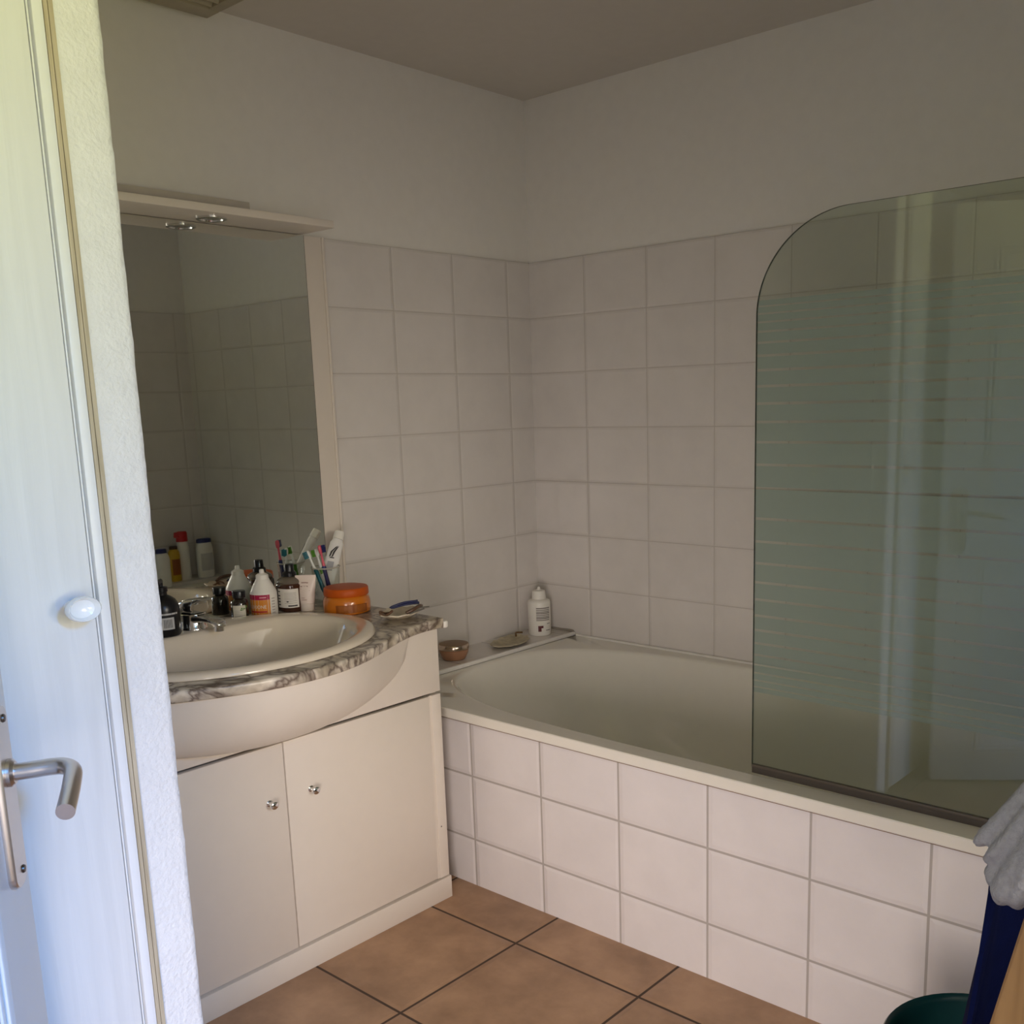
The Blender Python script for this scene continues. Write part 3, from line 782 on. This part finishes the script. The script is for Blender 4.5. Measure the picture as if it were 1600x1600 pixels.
def toothbrush(label, foot, headp, tilt_face, hcol, gcol, bcol, name='toothbrush'):
    f, h = Vector(foot), Vector(headp)
    t = thing(name, label, 'toothbrush', tuple(f), 'toothbrushes in the tumbler')
    ax = (h-f).normalized(); fc = Vector(tilt_face); fc = (fc-ax*fc.dot(ax)).normalized()
    ln = (h-f).length
    P = lambda s, o=0: f+ax*s+fc*o
    bm = bmesh.new(); tube(bm, [P(0), P(.005), P(ln*.25, .001), P(ln*.45), P(ln*.60, -.001), P(ln*.63)], [.003, .0058, .0062, .0052, .0060, .0050], 14)
    finish('grip', bm, gcol, t)
    bm = bmesh.new(); tube(bm, [P(ln*.63), P(ln*.68), P(ln*.78), P(ln*.85)], [.0048, .0036, .0028, .0030], 12)
    tube(bm, [P(ln*.845), P(ln*.87), P(ln*.93), P(ln*.985), P(ln)], [.003, .0058, .0066, .0060, .003], 14, flat=.6)
    finish('neck', bm, hcol, t)
    bm = bmesh.new(); side = ax.cross(fc)
    for i in range(5):
        for j in (-1, 0, 1):
            b0 = P(ln*.875+i*(ln*.11)/4.2)+side*j*.0036
            tube(bm, [b0+fc*.003, b0+fc*.0135+side*j*.0006], .0017, 6)
    finish('bristles', bm, bcol, t)
    return t
toothbrush('white and teal toothbrush leaning in the tumbler towards the mirror', (.115, -.985, ZC+.010), (.068, -1.012, ZC+.147), (-.3, -.95, .1), brushw, tealg, teal)
toothbrush('white toothbrush with green head standing in the middle of the tumbler', (.084, -.960, ZC+.010), (.080, -.992, ZC+.150), (-.6, -.8, .1), brushw, greenp, greenp)
toothbrush('pink toothbrush with navy grip and blue bristles beside the toothpaste', (.125, -.984, ZC+.012), (.118, -1.006, ZC+.165), (.5, .9, .2), pinkp, navy, navy)
# toothpaste
t = thing('toothpaste_tube', 'white toothpaste tube standing in the tumbler, cap up, by the tiled wall', 'toothpaste', (.094, -.965, ZC+.01))
a0 = Vector((.108, -1.004, ZC+.014)); a1 = Vector((.071, -.900, ZC+.186))
ax = (a1-a0).normalized(); sd = Vector((.66, .75, 0)); sd = (sd-ax*sd.dot(ax)).normalized(); fc = sd.cross(ax).normalized()
if fc.y > 0: fc = -fc
def tpl(s, hw, hd, n=28): 
    p = a0+ax*s
    return [p+sd*hw*math.cos(2*PI*k/n)+fc*hd*math.sin(2*PI*k/n) for k in range(n)]
LT = (a1-a0).length
bm = bmesh.new()
loft(bm, [tpl(0, .021, .001), tpl(.008, .021, .0015), tpl(.05, .0208, .0055), tpl(.10, .0200, .009), tpl(LT-.034, .0188, .0125), tpl(LT-.030, .0160, .0120), tpl(LT-.0245, .0140, .0115)], True, True, True)
finish('tube_body', bm, mat('white tube', (.80, .78, .75), .35, var=.02), t)
bm = bmesh.new(); loft(bm, [tpl(LT-.024, .0148, .0130), tpl(LT-.001, .0140, .0120), tpl(LT, .013, .011)], True, True, True)
finish('cap', bm, whitepl, t)
def tpq(bm, pts, off=.0012):
    q = []
    for s, u in pts:
        hw = .021-(s/LT)*.0035; hd = .0015+(s/LT)*.0145
        p = a0+ax*s+sd*u+fc*(hd*math.sqrt(max(.05, 1-(u/hw)**2))+off); q.append(bm.verts.new(p))
    bm.faces.new(q)
bm = bmesh.new()
S0 = LT-.085
for dx in (-.004, .003):
    pts = [(S0+.004, -.006+dx), (S0+.006, -.002+dx), (S0+.020, .001+dx), (S0+.036, .008+dx*.5), (S0+.040, .010+dx*.5), (S0+.034, .004+dx*.5), (S0+.020, -.004+dx)]
    tpq(bm, pts)
tpq(bm, [(S0+.001, -.007), (S0+.001, .005), (S0+.004, .005), (S0+.004, -.007)])
finish('emblem', bm, mat('dark print', (.05, .045, .045), .6), t, smooth=False)
bm = bmesh.new(); tpq(bm, [(S0-.035, -.010), (S0-.035, .008), (S0-.008, .008), (S0-.008, -.010)], .0014)
finish('silver_patch', bm, mat('silver grey print', (.42, .42, .45), .35), t, smooth=False)

# orange jar
c = (.236, -1.018)
t = thing('orange_jar', 'orange plastic cosmetic jar with a wide lid on the worktop', 'jar', (*c, ZC))
orj = mat('orange pearl plastic', (.60, .17, .008), .22, coat=.5)
bm = bmesh.new(); lathe(bm, [(0, ZC), (.057, ZC), (.0605, ZC+.003), (.0615, ZC+.010), (.0612, ZC+.030), (.0585, ZC+.040), (.0535, ZC+.046), (0, ZC+.046)], (*c, 0), 1, 1, 56, 'Z', False)
finish('body', bm, orj, t)
bm = bmesh.new(); lathe(bm, [(0.05, ZC+.0462), (.0575, ZC+.0462), (.0583, ZC+.048), (.0575, ZC+.064), (.0555, ZC+.0665), (.052, ZC+.0672), (0, ZC+.068)], (*c, 0), 1, 1, 56, 'Z', False)
finish('lid', bm, mat('orange satin plastic', (.50, .085, .006), .45, spec=.25), t)
label_lines('label', t, c, .0618, FACE, [(-.28, 1.15, ZC+.006, .021)], mat('brown orange label', (.28, .075, .010), .3))
label_lines('printed_lines', t, c, .0620, FACE, [(-.18, .40, ZC+.009+.0035*k, .0009) for k in range(5)]+[(.50, 1.05, ZC+.009+.0035*k, .0009) for k in range(5)], mat('orange print', (.55, .20, .04), .4))

# shell dish with hair clips
def scallop(bm, c, rx, ry, z, depth, rot=0.0, ribs=9, n=54, m=8, rim=.004, sweep=1.0):
    loops = []
    for j in range(m+1):
        q = j/m; lp = []
        for k in range(n):
            t = 2*PI*k/n
            wob = 1+.05*q*math.cos(ribs*t)*(1 if math.cos(t) > -.5 else .3)
            hinge = 1-.16*max(0, -math.cos(t))**4
            x, y = rx*q*wob*hinge*math.cos(t), ry*q*wob*hinge*math.sin(t)
            xx, yy = x*math.cos(rot)-y*math.sin(rot), x*math.sin(rot)+y*math.cos(rot)
            lp.append((c[0]+xx, c[1]+yy, z+.002+depth*q**2.2+.0016*q*math.cos(ribs*t)))
        loops.append(lp)
    inner = [l for l in loops[1:]]
    outer = [[(x, y, max(z, h-.0035)) for x, y, h in l] for l in loops[1:]]
    loft(bm, inner[:], True, True, False)
    loft(bm, [inner[-1], outer[-1]], True)
    loft(bm, outer[::-1], True, False, True)
shellm = mat('pale beige shell', (.62, .53, .40), .45, var=.12, scale=60)
c = (.415, -.995)
t = thing('shell_dish', 'beige scallop shell dish holding hair clips on the worktop corner', 'dish', (*c, ZC))
bm = bmesh.new(); scallop(bm, c, .050, .062, ZC, .015, .4)
finish('shell', bm, shellm, t)
t = thing('blue_hair_clip', 'dark blue hair clip lying in the shell dish', 'hair clip', (c[0]-.01, c[1]+.02, ZC+.016))
bm = bmesh.new()
a = Vector((.392, -1.005, ZC+.0245)); b = Vector((.420, -.935, ZC+.0335))
for (o, h) in ((0, .0), (.005, -.004)):
    tube(bm, smooth_path([a+Vector((o, 0, h*.3)), (a+b)/2+Vector((o, 0, .004+h)), b+Vector((o, 0, h))], 6), [.0015]+[.003]*11+[.004], 10)
finish('clip_body', bm, mat('dark blue plastic', (.010, .014, .075), .3), t)
t = thing('brown_hair_clip', 'brown and white claw hair clip at the right edge of the shell dish', 'hair clip', (.46, -.97, ZC+.018))
bm = bmesh.new()
tube(bm, smooth_path([(.455, -1.005, ZC+.018), (.462, -.985, ZC+.0255), (.455, -.962, ZC+.029), (.445, -.945, ZC+.026)], 6), .0045, 10)
finish('clip_arm', bm, mat('brown tortoise plastic', (.10, .055, .035), .3), t)
bm = bmesh.new()
tube(bm, [(.463, -1.0, ZC+.0165), (.466, -.955, ZC+.0225)], .0022, 8); tube(bm, [(.448, -.965, ZC+.024), (.452, -.925, ZC+.0205)], .0015, 8)
finish('clip_spring', bm, mat('grey pin', (.25, .23, .21), .4, .6), t)
t = thing('brown_hair_tie', 'small twisted brown hair tie in the left of the shell dish', 'hair tie', (.40, -1.03, ZC+.014))
bm = bmesh.new()
tube(bm, [(.405+.014*math.cos(q)*(1+.15*math.sin(3*q)), -1.028+.016*math.sin(q), ZC+.0165+.004*math.sin(2*q)) for q in [2*PI*k/28 for k in range(29)]], .0028, 8, False)
finish('loop', bm, mat('brown elastic', (.16, .085, .05), .8), t)

# ------------------------------------------------------------------ things on the ledge
ZL = .5032
c = (.088, -.505)
t = thing('copper_jar', 'copper-coloured cream jar with metallic lid on the tiled ledge', 'jar', (*c, ZL))
bm = bmesh.new(); lathe(bm, [(0, ZL), (.032, ZL), (.036, ZL+.003), (.045, ZL+.022), (.0465, ZL+.031), (.044, ZL+.034), (0, ZL+.034)], (*c, 0), 1, 1, 48, 'Z', False)
finish('body', bm, mat('peach plastic', (.36, .185, .105), .35), t)
bm = bmesh.new(); lathe(bm, [(.0, ZL+.0342), (.0478, ZL+.0342), (.0485, ZL+.036), (.048, ZL+.047), (.046, ZL+.0495)], (*c, 0), 1, 1, 48, 'Z', False)
lid = finish('lid', bm, mat('polished silver copper', (.62, .50, .40), .16, 1.0), t)
bm = bmesh.new(); lathe(bm, [(.046, ZL+.0496), (.040, ZL+.0512), (0, ZL+.0518)], (*c, 0), 1, 1, 48, 'Z', False)
finish('lid_top', bm, mat('bronze satin', (.24, .145, .075), .45), lid)
c = (.098, -.262)
t = thing('scallop_shell', 'flat greyish scallop shell soap dish on the tiled ledge', 'shell', (*c, ZL))
bm = bmesh.new(); scallop(bm, c, .056, .088, ZL, .011, .25, 11)
finish('shell', bm, mat('grey beige shell', (.46, .40, .28), .5, var=.22, scale=45), t)
bm = bmesh.new(); tube(bm, smooth_path([(.075, -.205, ZL+.0135), (.06, -.19, ZL+.018), (.05, -.175, ZL+.0165), (.07, -.168, ZL+.018)], 6), .003, 8)
finish('stained_edge', bm, mat('rusty brown', (.16, .08, .02), .7), t)
c = (.082, -.092)
t = thing('white_lotion_bottle', 'white plastic bottle with grey print in the tiled corner', 'bottle', (*c, ZL))
bm = bmesh.new(); lathe(bm, [(0, ZL), (.036, ZL), (.039, ZL+.004), (.039, ZL+.112), (.037, ZL+.118), (.030, ZL+.1225), (.0245, ZL+.124), (.0, ZL+.124)], (*c, 0), 1, 1, 44, 'Z', False)
finish('body', bm, whitepl, t)
bm = bmesh.new(); lathe(bm, [(.0, ZL+.1242), (.0245, ZL+.1242), (.0225, ZL+.150), (.021, ZL+.1525), (.009, ZL+.154), (.006, ZL+.1575), (.0045, ZL+.165), (0, ZL+.1655)], (*c, 0), 1, 1, 32, 'Z', False)
finish('cap', bm, whitepl, t)
label_lines('printed_lines', t, c, .0392, FACE+.28, [(-.55, .75, ZL+.094-.0058*k, .0034 if k % 3 else .0045) for k in range(8)], mat('mid grey print', (.27, .24, .22), .6))
label_lines('small_print', t, c, .0393, FACE+.28, [(.42, .80, ZL+.041, .0022)], ink)
label_lines('bottom_print', t, c, .0393, FACE+.28, [(.30, .78, ZL+.018, .0025)], ink)
label_lines('red_mark', t, c, .0393, FACE+.28, [(-.40, -.12, ZL+.016, .020), (-.12, .06, ZL+.028, .008)], mat('dark red print', (.11, .015, .015), .5))

# bottles on the far shelf, seen in the mirror only
def shelf_bottle(name, label, c, h, r, body, cap, caph, capr, fl=.7, lab=None, hook=False):
    z = .5052
    t = thing(name, label, 'bottle', (*c, z))
    bm = bmesh.new(); lathe(bm, [(0, z), (r*.95, z), (r, z+.004), (r, z+h*.8), (r*.9, z+h*.93), (capr*.9, z+h), (0, z+h)], (*c, 0), fl, 1, 36, 'Z', False)
    finish('body', bm, body, t)
    bm = bmesh.new()
    lathe(bm, [(0, z+h+.0005), (capr, z+h+.0005), (capr*.96, z+h+caph*.85), (capr*.8, z+h+caph), (0, z+h+caph)], (*c, 0), fl, 1, 28, 'Z', False)
    if hook:
        lathe(bm, [(0, z+h+caph*.4), (capr*.7, z+h+caph*.45), (capr*.6, z+h+caph*.95), (0, z+h+caph)], (c[0], c[1]-capr*.7, 0), fl, 1, 20, 'Z', False)
    finish('cap', bm, cap, t)
    if lab:
        bm = bmesh.new(); a = PI
        lo = [(c[0]+r*1.012*fl*math.cos(a-.8+1.6*k/12), c[1]+r*1.012*math.sin(a-.8+1.6*k/12)) for k in range(13)]
        loft(bm, [[(x, y, z+h*.2) for x, y in lo], [(x, y, z+h*.7) for x, y in lo]], False)
        finish('label', bm, lab, t)
    return t
shelf_bottle('shampoo_bottle', 'white shampoo bottle with navy cap at the left edge of the mirror reflection', (2.02, -.348), .155, .036, whitepl, navy, .020, .026)
shelf_bottle('yellow_bottle', 'yellow bottle with dark brown cap reflected in the mirror', (2.13, -.228), .150, .028, mat('yellow plastic', (.60, .36, .02), .35), mat('dark brown cap', (.06, .025, .012), .4), .016, .020, .8, mat('brown orange label', (.28, .075, .010), .3))
shelf_bottle('red_cap_bottle', 'tall white bottle with bright red cap reflected in the mirror', (2.14, -.175), .180, .030, whitepl, mat('red plastic', (.50, .008, .012), .35), .048, .028, .8, hook=True)
shelf_bottle('flat_white_bottle', 'broad white bottle with dark blue lid reflected in the mirror near the corner', (2.12, -.075), .165, .043, whitepl, navy, .020, .038, .6, mat('grey white label', (.55, .54, .52), .5))

# ------------------------------------------------------------------ wooden rack, towels, bin (lower right)
rk = thing('towel_rack', 'wooden A-frame towel rack at the right edge, in front of the bath panel', 'rack', (2.13, -1.2, 0))
def slant(bm, p, q, wx, wy):
    p, q = Vector(p), Vector(q)
    loft(bm, [[(r.x+sx*wx, r.y+sy*wy, r.z) for sx, sy in ((-1, -1), (1, -1), (1, 1), (-1, 1))] for r in (p, q)], True, True, True)
for y in (-1.43, -.965):
    for s in (-1, 1):
        bm = bmesh.new(); slant(bm, (2.126+s*.189, y+(.021 if s > 0 else 0), 0), (2.126-s*.010, y+(.021 if s > 0 else 0), .965), .026, .010)
        bmesh.ops.bevel(bm, geom=bm.edges[:], offset=.003, segments=2, affect='EDGES')
        finish('leg', bm, oak, rk)
for x, z in ((2.126, .93), (2.091, .79), (2.145, .79), (1.975, .24), (2.261, .24)):
    bm = bmesh.new(); tube(bm, [(x, -1.425, z), (x, -.95, z)], .010, 14); finish('rail', bm, oak, rk)

# dark blue cloth hung over the rail
bm = bmesh.new()
def cloth_pt(u, v, off):
    y = -1.372+.34*u
    z = .806-.46*v
    x = 2.089-.046*min(1, v*14)-.046*math.sqrt(min(1, v*5))-.050*v + .009*math.sin(u*11+v*2)*min(1, v*3)+.004*math.sin(u*23+1)
    return (x+off, y, z)
R_ = [[cloth_pt(i/30, j/24, -.003) for i in range(31)] for j in range(25)]
R2 = [[cloth_pt(i/30, j/24, .003) for i in range(31)] for j in range(25)]
loft(bm, [a+b[::-1] for a, b in zip(R_, R2)], True, True, True)
bc = finish('blue_cloth', bm, mat('navy cotton', (.003, .006, .042), .95, var=.15, bump=.3, bscale=300, spec=.1), angle=80)
tag(bc, 'dark blue towel hanging from the wooden rack', 'towel')
# grey fleece towel bunched over the top
bm = bmesh.new()
def fold(pts, rads, fl=.75): tube(bm, smooth_path(pts, 6), [rads[min(len(rads)-1, int(i*len(rads)/(len(pts)*6-5)))] for i in range(len(smooth_path(pts, 6)))], 14, True, fl)
def taper(pts, r0, r1, fl=.8):
    sp_ = smooth_path(pts, 7); n_ = len(sp_)
    tube(bm, sp_, [max(.003, (r0+(r1-r0)*i/(n_-1))*(.55+.45*min(1, i/4, (n_-1-i)/3+.4))) for i in range(n_)], 16, True, fl)
taper([(1.972, -1.385, .722), (1.992, -1.385, .745), (2.02, -1.385, .785), (2.055, -1.385, .835), (2.10, -1.385, .90)], .013, .022)
taper([(1.990, -1.40, .710), (2.01, -1.405, .735), (2.035, -1.405, .775), (2.07, -1.405, .83), (2.11, -1.40, .89)], .011, .020)
taper([(1.998, -1.385, .676), (2.009, -1.39, .70), (2.032, -1.395, .745), (2.07, -1.40, .81), (2.11, -1.40, .88)], .021, .024)
taper([(2.010, -1.40, .664), (2.022, -1.408, .695), (2.046, -1.413, .745), (2.08, -1.415, .81), (2.12, -1.41, .88)], .022, .024)
taper([(2.030, -1.405, .666), (2.040, -1.414, .70), (2.062, -1.42, .76), (2.095, -1.42, .82), (2.13, -1.41, .89)], .021, .025)
taper([(2.050, -1.402, .676), (2.060, -1.412, .72), (2.08, -1.42, .77), (2.11, -1.418, .83), (2.135, -1.405, .895)], .022, .026)
taper([(2.075, -1.40, .692), (2.087, -1.41, .735), (2.10, -1.42, .78), (2.12, -1.415, .84), (2.14, -1.40, .90)], .022, .028)
taper([(2.10, -1.40, .90), (2.14, -1.35, .94), (2.18, -1.28, .955), (2.22, -1.20, .94), (2.26, -1.15, .86), (2.28, -1.15, .72)], .05, .06)
taper([(2.08, -1.34, .86), (2.12, -1.25, .92), (2.15, -1.15, .945), (2.2, -1.08, .90), (2.25, -1.05, .78)], .05, .06)
gt = finish('grey_towel', bm, mat('grey fleece', (.36, .36, .375), 1.0, var=.10, scale=120, bump=.6, bscale=260, spec=.05), angle=180)
md = gt.modifiers.new('join', 'REMESH'); md.mode = 'VOXEL'; md.voxel_size = .0035; md.use_smooth_shade = True
ms = gt.modifiers.new('soft', 'SMOOTH'); ms.factor = .5; ms.iterations = 2
tx = bpy.data.textures.new('fleece', 'CLOUDS'); tx.noise_scale = .012
dp = gt.modifiers.new('fuzz', 'DISPLACE'); dp.texture = tx; dp.strength = .003; dp.mid_level = .5
tag(gt, 'grey fleecy towel bunched on top of the wooden rack', 'towel')

# teal bin
bn = thing('teal_bin', 'dark teal plastic bin on the floor in front of the bath panel', 'bin', (1.955, -1.165, 0))
bm = bmesh.new()
lathe(bm, [(0, .001), (.105, .001), (.112, .006), (.150, .285), (.153, .293), (.150, .297), (.146, .294), (.143, .285), (.106, .012), (0, .010)], (1.935, -1.165, 0), 1, 1, 56, 'Z', False)
finish('bin_wall', bm, mat('dark teal plastic', (.003, .036, .040), .35), bn)
